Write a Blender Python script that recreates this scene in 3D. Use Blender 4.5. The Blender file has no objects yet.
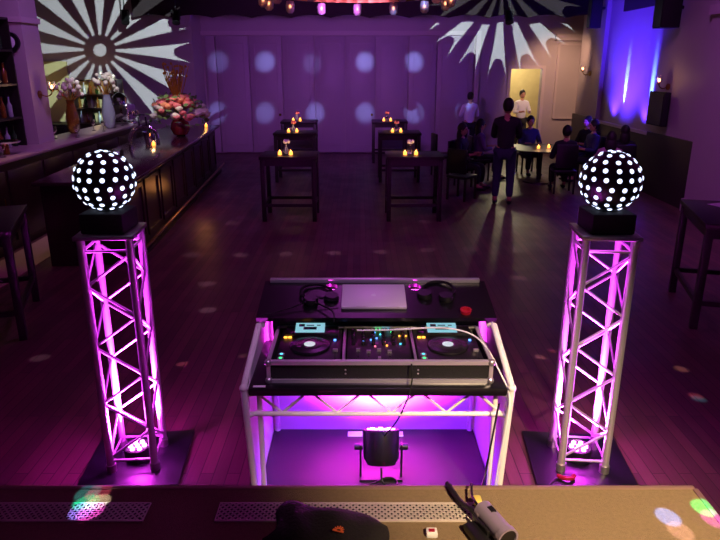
import bpy, bmesh, math, random
from mathutils import Vector, Matrix, Quaternion
random.seed(7)
R = math.radians
PI = math.pi
C = bpy.context.scene.collection
sc = bpy.context.scene

# ------------------------------------------------------------------ materials
def lin(c):
    return tuple(((v/255)/12.92 if v/255 <= 0.04045 else ((v/255+0.055)/1.055)**2.4) for v in c)

def mat(name, col, rough=0.5, metal=0.0, bump=0.0, bscale=60, var=0.0, vscale=8, spec=0.5, trans=0.0, emit=None, es=0, coat=0.0):
    m = bpy.data.materials.new(name); m.use_nodes = True
    nt = m.node_tree; b = nt.nodes['Principled BSDF']
    c = lin(col) + (1,)
    b.inputs['Base Color'].default_value = c
    b.inputs['Roughness'].default_value = rough
    b.inputs['Metallic'].default_value = metal
    b.inputs['Specular IOR Level'].default_value = spec
    b.inputs['Transmission Weight'].default_value = trans
    b.inputs['Coat Weight'].default_value = coat
    if emit:
        b.inputs['Emission Color'].default_value = lin(emit) + (1,)
        b.inputs['Emission Strength'].default_value = es
    tc = nt.nodes.new('ShaderNodeTexCoord')
    if var:
        n = nt.nodes.new('ShaderNodeTexNoise'); n.inputs['Scale'].default_value = vscale; n.inputs['Detail'].default_value = 4
        nt.links.new(tc.outputs['Object'], n.inputs['Vector'])
        mx = nt.nodes.new('ShaderNodeMix'); mx.data_type = 'RGBA'
        mx.inputs[6].default_value = tuple(v*(1-var) for v in c[:3])+(1,)
        mx.inputs[7].default_value = tuple(min(1, v*(1+var)) for v in c[:3])+(1,)
        nt.links.new(n.outputs['Fac'], mx.inputs[0]); nt.links.new(mx.outputs[2], b.inputs['Base Color'])
    if bump:
        n = nt.nodes.new('ShaderNodeTexNoise'); n.inputs['Scale'].default_value = bscale
        nt.links.new(tc.outputs['Object'], n.inputs['Vector'])
        bp = nt.nodes.new('ShaderNodeBump'); bp.inputs['Strength'].default_value = bump; bp.inputs['Distance'].default_value = 0.01
        nt.links.new(n.outputs['Fac'], bp.inputs['Height']); nt.links.new(bp.outputs['Normal'], b.inputs['Normal'])
    return m

def glow(name, col, s):
    return mat(name, (10,10,10), 0.4, emit=col, es=s)

def wood_floor():
    m = mat('floor_boards', (70,42,34), 0.32)
    nt = m.node_tree; b = nt.nodes['Principled BSDF']; tc = nt.nodes.new('ShaderNodeTexCoord')
    mp = nt.nodes.new('ShaderNodeMapping'); mp.inputs['Rotation'].default_value = (0,0,R(90))
    nt.links.new(tc.outputs['Object'], mp.inputs['Vector'])
    br = nt.nodes.new('ShaderNodeTexBrick')
    br.inputs['Color1'].default_value = lin((104,64,68))+(1,); br.inputs['Color2'].default_value = lin((76,46,52))+(1,)
    br.inputs['Mortar'].default_value = lin((30,18,16))+(1,)
    br.inputs['Scale'].default_value = 1; br.inputs['Mortar Size'].default_value = 0.003
    br.inputs['Brick Width'].default_value = 1.4; br.inputs['Row Height'].default_value = 0.085
    nt.links.new(mp.outputs[0], br.inputs['Vector'])
    mp2 = nt.nodes.new('ShaderNodeMapping'); mp2.inputs['Scale'].default_value = (30,1.2,1)
    nt.links.new(tc.outputs['Object'], mp2.inputs['Vector'])
    n = nt.nodes.new('ShaderNodeTexNoise'); n.inputs['Scale'].default_value = 3; n.inputs['Detail'].default_value = 6
    nt.links.new(mp2.outputs[0], n.inputs['Vector'])
    mx = nt.nodes.new('ShaderNodeMix'); mx.data_type = 'RGBA'; mx.blend_type = 'MULTIPLY'; mx.inputs[0].default_value = 0.6
    rp = nt.nodes.new('ShaderNodeValToRGB'); rp.color_ramp.elements[0].color = (.45,.42,.4,1); rp.color_ramp.elements[1].color = (1.2,1.2,1.2,1)
    nt.links.new(n.outputs['Fac'], rp.inputs[0])
    nt.links.new(br.outputs['Color'], mx.inputs[6]); nt.links.new(rp.outputs[0], mx.inputs[7])
    nt.links.new(mx.outputs[2], b.inputs['Base Color'])
    mr = nt.nodes.new('ShaderNodeMapRange'); mr.inputs[3].default_value = .34; mr.inputs[4].default_value = .58
    n2 = nt.nodes.new('ShaderNodeTexNoise'); n2.inputs['Scale'].default_value = 2.2
    nt.links.new(tc.outputs['Object'], n2.inputs['Vector'])
    nt.links.new(n2.outputs['Fac'], mr.inputs[0]); nt.links.new(mr.outputs[0], b.inputs['Roughness'])
    bp = nt.nodes.new('ShaderNodeBump'); bp.inputs['Strength'].default_value = .25; bp.inputs['Distance'].default_value = .003
    nt.links.new(br.outputs['Fac'], bp.inputs['Height']); bp.invert = True
    nt.links.new(bp.outputs['Normal'], b.inputs['Normal'])
    return m

M = dict(
    floor=wood_floor(),
    wall=mat('painted_wall', (176,160,168), .6, bump=.1, var=.06, vscale=2),
    door=mat('painted_door', (168,150,166), .5, var=.05, vscale=3),
    trim=mat('painted_trim', (190,172,180), .5),
    dado=mat('dark_wainscot', (48,34,40), .5, var=.1),
    ceil=mat('ceiling_paint', (60,46,46), .8),
    valance=mat('valance_fabric', (42,26,32), .9, bump=.3, bscale=20, var=.3, vscale=4),
    alum=mat('brushed_aluminium', (226,222,230), .36, .7),
    alum2=mat('flight_case_edge', (190,184,190), .35, .85),
    white_tube=mat('white_painted_tube', (236,232,230), .35),
    black=mat('black_satin', (16,15,18), .4),
    blackmat=mat('black_matte', (14,13,16), .75, bump=.2, bscale=120),
    laminate=mat('black_laminate', (15,14,17), .28),
    basep=mat('black_base_steel', (16,15,22), .35),
    scrim=mat('white_lycra', (235,232,238), .8, bump=.05),
    mat=mat('purple_black_board', (34,30,42), .5),
    darkwood=mat('dark_table_wood', (30,22,24), .42, var=.2, vscale=10),
    barwood=mat('bar_front_wood', (40,22,24), .35, var=.3, vscale=5),
    bartop=mat('bar_top_polish', (70,48,56), .18),
    counter=mat('back_counter_stone', (150,124,134), .35, var=.15),
    carpet=mat('stage_carpet', (134,112,86), .95, bump=.8, bscale=260, var=.22, vscale=70),
    stageedge=mat('stage_nosing', (150,120,112), .3, .4),
    grille=mat('perforated_metal', (220,208,200), .4, .3),
    groove=mat('stage_slot', (30,24,24), .8),
    led=glow('led_white', (205,218,255), 2.6),
    ledm=glow('led_magenta', (255,120,255), 14),
    screen=glow('screen_cyan', (150,225,240), .75),
    screend=mat('screen_dark', (8,30,40), .3),
    orange=glow('led_orange', (255,170,60), 3),
    green=glow('led_green', (60,255,140), 2),
    cyan=glow('led_cyan', (80,220,255), 2),
    blue=glow('led_blue', (90,150,255), 3),
    pinkled=glow('led_pink', (255,120,150), 2),
    redring=mat('red_plastic', (130,14,30), .4, emit=(255,30,60), es=.08),
    jog=mat('jog_metal', (60,56,62), .25, .8),
    jogc=glow('jog_display', (225,235,245), .8),
    silver=mat('laptop_aluminium', (222,210,226), .42, .25),
    whitep=mat('white_plastic', (230,230,235), .4),
    cable=mat('black_cable', (12,12,13), .5),
    flame=glow('candle_flame', (255,176,90), 22),
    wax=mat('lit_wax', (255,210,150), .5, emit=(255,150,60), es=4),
    glass=mat('clear_glass', (255,250,250), .05, trans=1.0),
    bulb=glow('warm_bulb', (255,180,120), 10),
    pin=mat('spot_barrel_metal', (176,160,190), .3, .6),  # violet light is tinted into the barrel's silver
    frost=mat('frosted_glass', (240,210,215), .35, trans=.75),
    brass=mat('brass', (150,110,50), .3, .9),
    gold=mat('gold_branches', (190,140,50), .45, .5),
    maroon=mat('maroon_glaze', (110,20,40), .15),
    rose=mat('rose_petal', (236,132,128), .6, var=.2, vscale=30),
    peach=mat('peach_petal', (240,160,110), .6, var=.2, vscale=30),
    cream=mat('cream_petal', (236,236,200), .6),
    leaf=mat('leaf_green', (110,150,80), .5, var=.3, vscale=20),
    skin=mat('skin', (190,140,118), .5), hair=mat('dark_hair', (22,16,16), .6),
    shirtw=mat('white_shirt', (225,225,240), .8), jacket=mat('dark_jacket', (24,22,32), .8),
    jeans=mat('blue_jeans', (40,48,74), .8), trousers=mat('dark_trousers', (18,18,24), .8),
    pinktop=mat('pink_grey_top', (170,130,150), .8, var=.5, vscale=14), purpletop=mat('purple_top', (110,80,140), .8),
    bluetop=mat('navy_top', (46,44,100), .8),
    amber=mat('amber_glass', (170,110,40), .1, trans=.6), greenglass=mat('green_glass', (50,90,50), .1, trans=.5),
    clearb=mat('pale_bottle', (200,210,220), .1, trans=.5),
    linen=mat('white_cloth', (220,216,226), .8),
    chrome=mat('chrome', (215,215,220), .12, 1),
    warmwall=mat('warm_lit_wall', (176,160,116), .7, var=.1),  # the wall paint again, with warm light put into the colour
    mirror=mat('mirror', (120,112,130), .08, .9),
    orangelogo=mat('orange_print', (255,120,60), .6),
    cap=mat('black_cloth', (24,18,24), .9, bump=.4, bscale=90),
    yellow=mat('yellow_tape', (200,180,90), .6),
    floorback=mat('pale_floor_lit_patch', (176,150,128), .6),  # pale floor; behind the bar its tone stands for warm light
)

# ------------------------------------------------------------------ mesh builder
class MB:
    def __init__(s): s.bm = bmesh.new()
    def box(s, c, d, rot=None, bev=0.0):
        r = bmesh.ops.create_cube(s.bm, size=1); vs = r['verts']
        mt = Matrix.Translation(c) @ (rot.to_matrix().to_4x4() if rot else Matrix.Identity(4)) @ Matrix.Diagonal((d[0],d[1],d[2],1))
        bmesh.ops.transform(s.bm, matrix=mt, verts=vs)
        if bev:
            es = list({e for v in vs for e in v.link_edges})
            bmesh.ops.bevel(s.bm, geom=es, offset=bev, segments=2, affect='EDGES', profile=.5)
        return s
    def span(s, a, b, bev=0.0):
        a, b = Vector(a), Vector(b)
        return s.box((a+b)/2, [abs(v) for v in (b-a)], bev=bev)
    def bar(s, a, b, w, h):
        a, b = Vector(a), Vector(b); d = b-a
        q = d.to_track_quat('Y', 'Z')
        return s.box((a+b)/2, (w, d.length, h), rot=q)
    def tube(s, a, b, r, r2=None, n=12):
        a, b = Vector(a), Vector(b); d = b-a
        g = bmesh.ops.create_cone(s.bm, cap_ends=True, segments=n, radius1=r, radius2=r if r2 is None else r2, depth=d.length)
        bmesh.ops.transform(s.bm, matrix=Matrix.Translation((a+b)/2) @ d.to_track_quat('Z','Y').to_matrix().to_4x4(), verts=g['verts'])
        return s
    def ball(s, c, r, sc_=(1,1,1), seg=16, ring=10, rot=None):
        g = bmesh.ops.create_uvsphere(s.bm, u_segments=seg, v_segments=ring, radius=r)
        mt = Matrix.Translation(c) @ (rot.to_matrix().to_4x4() if rot else Matrix.Identity(4)) @ Matrix.Diagonal((*sc_,1))
        bmesh.ops.transform(s.bm, matrix=mt, verts=g['verts']); return s
    def lathe(s, prof, c=(0,0,0), n=20, q=None):
        c = Vector(c); rings = []
        for r, z in prof:
            ring = []
            for i in range(n):
                p = Vector((r*math.cos(2*PI*i/n), r*math.sin(2*PI*i/n), z))
                if q: p = q @ p
                ring.append(s.bm.verts.new(c+p))
            rings.append(ring)
        for a, b in zip(rings, rings[1:]):
            for i in range(n):
                s.bm.faces.new((a[i], a[(i+1)%n], b[(i+1)%n], b[i]))
        s.bm.faces.new(rings[0][::-1]); s.bm.faces.new(rings[-1]); return s
    def path(s, pts, r, n=8):
        pts = [Vector(p) for p in pts]
        for k in range(3):
            if len(pts) > 60: break
            new = [pts[0]]
            for a, b in zip(pts, pts[1:]): new += [a*.75+b*.25, a*.25+b*.75]
            pts = new + [pts[-1]]
        prev = None
        for i, p in enumerate(pts):
            t = (pts[min(i+1,len(pts)-1)] - pts[max(i-1,0)])
            if t.length < 1e-6: continue
            q = t.to_track_quat('Z','Y')
            ring = [s.bm.verts.new(p + q @ Vector((r*math.cos(2*PI*k/n), r*math.sin(2*PI*k/n), 0))) for k in range(n)]
            if prev:
                for k in range(n): s.bm.faces.new((prev[k], prev[(k+1)%n], ring[(k+1)%n], ring[k]))
            else: s.bm.faces.new(ring[::-1])
            prev = ring
        s.bm.faces.new(prev); return s
    def prism(s, pts, a, b, plane='XY'):
        def mk(p, h):
            if plane == 'XY': return (p[0], p[1], h)
            if plane == 'XZ': return (p[0], h, p[1])
            return (h, p[0], p[1])
        lo = [s.bm.verts.new(mk(p,a)) for p in pts]; hi = [s.bm.verts.new(mk(p,b)) for p in pts]
        n = len(pts)
        s.bm.faces.new(lo); s.bm.faces.new(hi)
        for i in range(n): s.bm.faces.new((lo[i], lo[(i+1)%n], hi[(i+1)%n], hi[i]))
        return s
    def build(s, name, m, parent=None, loc=None, rz=0, smooth=True):
        bmesh.ops.recalc_face_normals(s.bm, faces=s.bm.faces)
        me = bpy.data.meshes.new(name); s.bm.to_mesh(me); s.bm.free()
        me.materials.append(m)
        if smooth:
            for p in me.polygons: p.use_smooth = True
            try: me.set_sharp_from_angle(angle=R(38))
            except Exception: pass
        o = bpy.data.objects.new(name, me); C.objects.link(o)
        if parent: o.parent = parent
        if loc: o.location = loc
        o.rotation_euler.z = rz
        return o

def tag(o, label, cat, group=None, kind=None):
    if label: o['label'] = label
    if cat: o['category'] = cat
    if group: o['group'] = group
    if kind: o['kind'] = kind
    return o
def empty(name, loc, label, cat, rz=0, group=None):
    o = bpy.data.objects.new(name, None); C.objects.link(o); o.location = loc; o.rotation_euler = (0,0,rz)
    o.empty_display_size = .1
    return tag(o, label, cat, group)
def struct(o): o['kind'] = 'structure'; return o
def copy_tree(o, parent=None):
    c = o.copy(); C.objects.link(c)
    c.parent = parent
    for ch in [x for x in bpy.data.objects if x.parent is o]:
        copy_tree(ch, c)
    return c
def place(o, loc, rz, label):
    c = copy_tree(o); c.location = loc; c.rotation_euler.z = rz; c['label'] = label; return c

# ------------------------------------------------------------------ camera
TH = R(17.9); H = 2.5
cam = bpy.data.cameras.new('camera'); co = bpy.data.objects.new('camera', cam); C.objects.link(co)
cam.sensor_width = 36; cam.lens = 36*640/720; cam.clip_end = 100
co.location = (0,0,H); co.rotation_euler = (R(90)-TH, 0, 0)
sc.camera = co

# ------------------------------------------------------------------ room shell
def wallbox(name, a, b, m): return struct(MB().span(a, b).build(name, m, smooth=False))
CE = 5.6
wallbox('floor', (-9,-1,-.1), (8,19.2,0), M['floor'])
wallbox('ceiling', (-9,-1,CE), (8,19.2,CE+.1), M['ceil'])
# back wall with the service doorway open at the right
DX0, DX1, DZ = 4.26, 5.14, 2.35
wallbox('wall_back', (-4.4,18.9,0), (DX0,19.1,CE), M['wall'])
wallbox('wall_back_right', (DX1,18.9,0), (6.9,19.1,CE), M['wall'])
wallbox('wall_back_over_doorway', (DX0,18.9,DZ), (DX1,19.1,CE), M['wall'])
wallbox('wall_bar_end', (-9,17.8,0), (-4.4,18.0,CE), M['wall'])
wallbox('wall_bar_return', (-4.5,18.0,0), (-4.4,18.9,CE), M['wall'])
wallbox('wall_left', (-5.75,-1,0), (-5.6,10.6,CE), M['dado'])
wallbox('wall_left_alcove', (-9,10.6,0), (-8.8,17.8,CE), M['wall'])
wallbox('wall_left_step', (-8.8,10.5,0), (-5.75,10.6,CE), M['wall'])
wallbox('wall_right', (6.3,11.2,0), (6.45,18.9,CE), M['wall'])
wallbox('wall_right_near', (5.75,-1,0), (6.45,11.2,CE), M['wall'])
# service room seen through the doorway
wallbox('wall_service', (3.6,21.4,0), (6.2,21.5,2.8), M['warmwall'])
wallbox('wall_service_left', (3.6,19.1,0), (3.7,21.4,2.8), M['wall'])
wallbox('wall_service_right', (6.1,19.1,0), (6.2,21.4,2.8), M['wall'])
wallbox('floor_service', (3.6,19.1,-.1), (6.2,21.4,0), M['floorback'])
wallbox('ceiling_service', (3.6,19.1,2.8), (6.2,21.4,2.9), M['wall'])
mb = MB(); mb.span((DX0-.09,18.86,0),(DX0,18.92,DZ+.09)).span((DX1,18.86,0),(DX1+.09,18.92,DZ+.09)).span((DX0,18.86,DZ),(DX1,18.92,DZ+.09))
struct(mb.build('trim_1', M['trim'], smooth=False))
# folding door panels along the back wall
xs = [-4.32,-4.02,-3.10,-2.18,-1.27,-.41,.44,1.36,2.15,3.19]
DT = 3.22
for i,(a,b) in enumerate(zip(xs, xs[1:])):
    mb = MB().span((a+.012,18.84,.03),(b-.012,18.9,DT), bev=.006)
    d = struct(mb.build(f'door_{i+1}', M['door']))
    if b-a > .6:
        f = MB()
        for z0,z1 in ((.22,1.3),(1.5,DT-.18)):
            x0,x1 = a+.13,b-.13
            f.span((x0,18.825,z0),(x1,18.84,z0+.03)).span((x0,18.825,z1-.03),(x1,18.84,z1)).span((x0,18.825,z0),(x0+.03,18.84,z1)).span((x1-.03,18.825,z0),(x1,18.84,z1))
        f.build('door_moulding', M['door'], d)
        if i in (2,5): MB().ball((b-.1,18.8,1.1),.035).build('door_knob', M['brass'], d)
mb = MB().span((-4.4,18.8,DT+.02),(3.35,18.9,DT+.13)).span((3.22,18.8,0),(3.35,18.9,DT+.02))
struct(mb.build('trim_2', M['trim'], smooth=False))
struct(MB().span((3.35,18.86,0),(DX0-.09,18.9,.18)).build('baseboard_back', M['trim'], smooth=False))
# panel mouldings to the right of the doorway, and on right wall
def moulding(name, pts3):   # rectangle outline on a wall
    mb = MB()
    for a,b in zip(pts3, pts3[1:]+pts3[:1]): mb.bar(a,b,.06,.05)
    return struct(mb.build(name, M['trim'], smooth=False))
moulding('trim_3', [(5.55,18.88,1.0),(6.2,18.88,1.0),(6.2,18.88,3.0),(5.55,18.88,3.0)])
struct(MB().span((5.42,18.78,3.1),(6.3,18.9,3.26)).build('trim_4', M['trim'], smooth=False))
moulding('trim_5', [(5.74,6.6,1.1),(5.74,10.2,1.1),(5.74,10.2,3.0),(5.74,6.6,3.0)])
moulding('trim_6', [(5.74,2.0,1.1),(5.74,6.1,1.1),(5.74,6.1,3.0),(5.74,2.0,3.0)])
struct(MB().span((5.68,-1,3.25),(5.75,11.2,3.4)).span((5.70,-1,0),(5.75,11.2,.22)).build('trim_7', M['trim'], smooth=False))
# pilasters on the right wall around the blue bay
wallbox('wall_right_bay', (5.95,12.9,0), (6.3,16.4,CE), M['wall'])
wallbox('trim_8', (5.85,16.3,0), (6.3,17.9,CE), M['wall'])
wallbox('trim_9', (5.8,11.2,0), (6.3,13.05,CE), M['wall'])
wallbox('trim_10', (5.9,13.05,0), (5.95,16.3,1.1), M['dado'])
wallbox('trim_11', (5.86,13.05,1.1), (5.95,16.3,1.16), M['trim'])
wallbox('trim_12', (5.76,11.2,0), (5.8,13.08,1.2), M['dado'])
wallbox('trim_16', (5.8,16.25,0), (5.85,17.95,1.2), M['dado'])
# pillar of the bar
wallbox('trim_13', (-5.62,10.5,0), (-5.2,11.05,CE), M['wall'])
wallbox('trim_14', (-6.0,10.47,3.1), (-5.17,11.08,3.18), M['trim'])
# panel behind the bar, warm light put into its wall colour
wallbox('trim_15', (-8.55,17.72,1.0), (-7.75,17.8,2.55), M['warmwall'])
# scalloped valance hanging from the ceiling
mb = MB(); vx0,vx1,n = -5.75,6.25,12
pts = [(vx0,CE-.02)]
w = (vx1-vx0)/n
for i in range(n):
    for k in range(7):
        t = k/6; x = vx0+w*(i+t); pts.append((x, 3.60+.07*math.sin(PI*t)))
pts.append((vx1,CE-.02))
mb.prism(pts, 17.36, 17.44, 'XZ')
tag(mb.build('valance', M['valance'], smooth=False), 'dark scalloped fabric valance hanging from the ceiling before the back doors', 'valance')

# ------------------------------------------------------------------ bar on the left
q = math.atan2(-3.35+2.86, 15.6-7.9)   # slight turn of the bar
bar = empty('bar_counter', (-2.86,7.9,0), 'long dark wooden bar counter with polished purple-lit top', 'bar counter', rz=-q*-1 if False else math.atan(.49/7.7))
L = 7.72
MB().span((-1.2,0,1.05),(0.0,L,1.1),bev=.012).build('bar_top', M['bartop'], bar)
MB().span((-1.12,.06,0),(-.12,L-.06,1.05)).build('cabinet', M['barwood'], bar)
for i in range(8):
    y0 = .1+i*(L-.2)/8
    f = MB(); y1 = y0+(L-.2)/8-.12
    f.span((-.12,y0,.15),(-.095,y0+.06,.95)).span((-.12,y1-.06,.15),(-.095,y1,.95)).span((-.12,y0,.89),(-.095,y1,.95)).span((-.12,y0,.15),(-.095,y1,.21))
    f.build('front_panel', M['barwood'], bar)
MB().tube((.06,.1,.2),(.06,L-.1,.2),.022).build('foot_rail', M['brass'], bar)
MB().span((-.12,.05,0),(-.02,L-.05,.06)).build('plinth', M['darkwood'], bar)
barq = bar.rotation_euler.z
def onbar(px, py):   # bar-local point to world
    v = Matrix.Rotation(barq,4,'Z') @ Vector((px,py,0)); return (v.x-2.86, v.y+7.9, 1.1)
# back counter
bc = empty('back_counter', (-4.8,6.5,0), 'back bar counter with pale stone top along the left wall', 'counter')
MB().span((-.78,0,1.2),(0,8.6,1.25),bev=.01).build('worktop', M['counter'], bc)
MB().span((-.78,.05,0),(-.04,8.55,1.2)).build('cabinet', M['barwood'], bc)
for i in range(8):
    y0 = .12+i*1.06
    d = MB().span((-.04,y0,.12),(-.015,y0+.98,1.1),bev=.004).build('door', M['barwood'], bc)
    MB().tube((.0,y0+.85,.55),(.0,y0+.85,.75),.008).build('handle', M['brass'], d)
tag(MB().span((-4.75,6.8,.002),(-4.2,11.5,.012)).build('lit_floor_patch', M['floorback']), 'pale sheet standing for warm-lit floor in the aisle behind the bar', 'mat')  # added sheet, its pale colour stands for warm light on the floor

# bottle shelf on left wall (seen left of the pillar)
sh = empty('bottle_shelf', (-5.58,8.2,1.25), 'dark wall shelf full of bottles left of the bar pillar', 'shelf')
MB().span((0,0,0),(.02,2.2,1.9)).build('back_panel', M['mirror'], sh)
for z in (.42,.92,1.42,1.88):
    MB().span((0,0,z),(.24,2.2,z+.03)).build('shelf_board', M['darkwood'], sh)
for y in (0,2.17): MB().span((0,y,0),(.24,y+.03,1.9)).build('side_panel', M['darkwood'], sh)
def bottle_proto(name, m, h=.3, r=.038):
    o = MB().lathe([(r*.95,0),(r,.01),(r,h*.58),(r*.35,h*.74),(r*.33,h*.95),(r*.4,h*.96),(r*.4,h)], n=14).build(name, m)
    MB().tube((0,0,h),(0,0,h+.015),r*.42,n=10).build('bottle_cap', M['black'], o)
    return o
bn = 0
protos = {}
places = ['lowest shelf','second shelf','third shelf','upper shelf']
for zi,z in enumerate((.003,.453,.953,1.453)):
    for k in range(9):
        m = ['amber','greenglass','clearb'][(k*2+zi)%3]
        y = 8.2+.45+k*.2; hh = None
        lab = {'amber':'amber','greenglass':'green','clearb':'pale'}[m]
        if m not in protos:
            o = protos[m] = bottle_proto('liquor_bottle', M[m])
        else: o = copy_tree(protos[m])
        o.location = (-5.58+.13, y, 1.25+z)
        tag(o, f'{lab} liquor bottle among others on the {places[zi]} beside the bar pillar', 'bottle', f'{lab} bottles on the {places[zi]}')

# clock on pillar front
ck = empty('wall_clock', (-5.40,10.5,2.81), 'round black wall clock high on the bar pillar', 'clock')
MB().tube((0,0,0),(0,-.05,0),.15,n=32).build('rim', M['black'], ck)
MB().tube((0,-.05,0),(0,-.056,0),.09,n=32).build('dial', M['whitep'], ck)
MB().bar((0,-.06,0),(.04,-.06,.08),.008,.004).bar((0,-.06,0),(-.08,-.06,.02),.006,.004).build('hands', M['black'], ck)

# sconces (wall lanterns)
def sconce(loc, nrm, label):
    s = empty('wall_sconce', loc, label, 'wall lamp', rz=math.atan2(nrm[1], nrm[0]), group='glass wall sconces')
    MB().tube((0,0,0),(.02,0,0),.06,n=20).build('backplate', M['brass'], s)
    MB().path([(.02,0,0),(.12,0,-.04),(.2,0,.0),(.22,0,.06)],.01).build('arm', M['brass'], s)
    MB().lathe([(.02,.06),(.05,.08),(.062,.14),(.055,.2),(.052,.2),(.059,.14),(.047,.082),(.018,.064)],(.22,0,0),n=18).build('glass_shade', M['glass'], s)
    MB().ball((.22,0,.12),.022,(1,1,1.5)).build('bulb', M['bulb'], s)
    MB().lathe([(.03,.045),(.03,.06),(.008,.065),(.008,.045)],(.22,0,0)).build('cup', M['brass'], s)
    l = bpy.data.lights.new('sconce_light','POINT'); l.energy = 2; l.color = (1,.55,.3); l.shadow_soft_size = .05
    lo = bpy.data.objects.new('sconce_light', l); C.objects.link(lo)
    lo.location = Vector(loc)+Vector((*nrm,0)).normalized()*.34+Vector((0,0,.15))
    return s
sconce((-5.2,10.75,2.02), (1,0), 'brass and glass wall sconce glowing on the bar pillar')
sconce((-5.58,8.0,2.1), (1,0), 'brass wall sconce at the left end of the bottle shelf')
sconce((5.85,17.0,2.25), (-1,-.2), 'glowing glass wall sconce left of the blue-lit bay')
sconce((5.8,12.5,2.08), (-1,-.2), 'glowing glass wall sconce right of the blue-lit bay')

# items behind the bar on the back counter / alcove
def vase_sparkle(loc, label, s=1.0, body='amber'):
    v = empty('tall_vase', loc, label, 'vase', group=None)
    MB().lathe([(.05,0),(.09,.05),(.11,.25),(.07,.45),(.06,.52),(.075,.55)], n=18).build('vase_body', M[body], v)
    mb = MB()
    for k in range(16):
        a = random.uniform(0,2*PI); e = random.uniform(.1,1.2); r = random.uniform(.16,.26)
        mb.tube((0,0,.5),(r*math.cos(a)*math.cos(e), r*math.sin(a)*math.cos(e), .62+r*math.sin(e)),.006,n=6)
    mb.build('stems', M['gold'], v)
    mb = MB()
    for k in range(44):
        a = random.uniform(0,2*PI); e = random.uniform(-.5,1.5); r = .22*random.uniform(.6,1)
        mb.ball((r*math.cos(a)*math.cos(e), r*math.sin(a)*math.cos(e), .68+r*math.sin(e)), random.uniform(.02,.045), seg=8, ring=6)
    mb.build('blossoms', M['cream'], v)
    v.scale = (s,s,s)
    return v
vase_sparkle((-5.35,12.2,1.25), 'tall amber vase of pale sparkling blossoms on the back counter, nearer the pillar', 1.1)
vase_sparkle((-5.05,13.2,1.25), 'tall clear vase of pale blossoms on the back counter, farther from the pillar', 1.2, 'clearb')
# coffee machine
cm = empty('espresso_machine', (-5.2,14.3,1.25), 'chrome espresso machine on the far end of the back counter', 'coffee machine')
MB().box((0,0,.25),(.5,.55,.34),bev=.03).build('body', M['chrome'], cm)
MB().box((.05,0,.03),(.6,.6,.06),bev=.01).build('drip_tray', M['chrome'], cm)
for y in (-.14,.14):
    g = MB().tube((.3,y,.2),(.3,y,.28),.04).build('group_head', M['chrome'], cm)
    MB().tube((.3,y,.19),(.46,y,.17),.014).build('handle', M['black'], g)
MB().lathe([(.14,.42),(.17,.55),(.1,.62),(.02,.66)]).build('dome', M['chrome'], cm)
# silver stand of glasses
gl = MB().lathe([(.035,0),(.037,.004),(.006,.01),(.006,.08),(.03,.11),(.042,.16),(.036,.21),(.034,.21),(.04,.16),(.027,.113),(.003,.085)], n=14).build('wine_glass', M['glass'])
gl0 = gl
k = 0
for (x,y) in ((-5.0,11.5),(-5.1,11.75),(-4.95,12.6),(-5.2,12.75),(-5.0,13.75),(-5.3,11.3)):
    o = gl0 if k == 0 else copy_tree(gl0)
    k += 1
    o.location = (x,y,1.25); tag(o,'stemmed clear wine glass standing on the pale back counter','glass','wine glasses on the back counter')
# lit cabinet at the alcove end wall
cab = empty('display_cabinet', (-6.9,17.35,0), 'warm-lit glass display cabinet standing against the bar end wall', 'cabinet')
MB().span((-.6,-.3,0),(.6,.35,1.0),bev=.01).build('base', M['barwood'], cab)
MB().span((-.6,.3,1.0),(.6,.35,2.1)).build('back_panel', M['warmwall'], cab)
for x in (-.6,.56): MB().span((x,-.1,1.0),(x+.04,.3,2.1)).build('side_panel', M['barwood'], cab)
for z in (1.35,1.7,2.06): MB().span((-.56,-.1,z),(.56,.3,z+.03)).build('shelf_board', M['barwood'], cab)
for zi,z in enumerate((1.0,1.38,1.73)):
    for kk in range(7):
        m = ['clearb','amber','greenglass'][(kk+zi)%3]
        o = copy_tree(protos[m]); o.location = (-7.38+kk*.16,17.4,z+.002)
        lab = {'amber':'amber','greenglass':'green','clearb':'pale'}[m]
        tag(o, f'{lab} bottle standing in the warm-lit display cabinet behind the bar, {["bottom","middle","top"][zi]} row', 'bottle', f'{lab} bottles in the display cabinet {["bottom","middle","top"][zi]} row')
# dark armchair / sideboard near warm-lit panel
sb_ = empty('sideboard', (-8.1,17.2,0), 'dark low sideboard in front of the warm-lit panel behind the bar', 'sideboard')
MB().span((-.5,-.3,.1),(.5,.3,1.0),bev=.02).build('body', M['darkwood'], sb_)
for x in (-.44,.44):
    for y in (-.24,.24): MB().tube((x,y,0),(x,y,.1),.025).build('leg', M['darkwood'], sb_)
for x in (-.25,.25): MB().span((x-.22,-.32,.18),(x+.22,-.3,.92),bev=.005).build('door', M['darkwood'], sb_)

# candles
def candle(loc, label, group=None, light=2.0):
    c = empty('candle_glass', loc, label, 'candle', group=group)
    MB().lathe([(.03,0),(.036,.005),(.04,.09),(.037,.09),(.033,.008)], n=18).build('glass_holder', M['glass'], c)
    MB().tube((0,0,.006),(0,0,.05),.03,n=16).build('wax', M['wax'], c)
    MB().ball((0,0,.066),.010,(1,1,1.5),seg=10,ring=8).build('flame', M['flame'], c)
    l = bpy.data.lights.new('candle_light','POINT'); l.energy = light; l.color = (1,.55,.22); l.shadow_soft_size = .03
    lo = bpy.data.objects.new('candle_light', l); C.objects.link(lo); lo.location = Vector(loc)+Vector((0,0,.16))
    return c
b1 = onbar(-.6,3.75); candle(b1,'lit candle in a glass on the bar top before the flower arrangement', light=1)
b2 = onbar(-.25,7.3); candle(b2,'lit candle in a glass at the far end of the bar top behind the flowers', light=.6)
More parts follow.
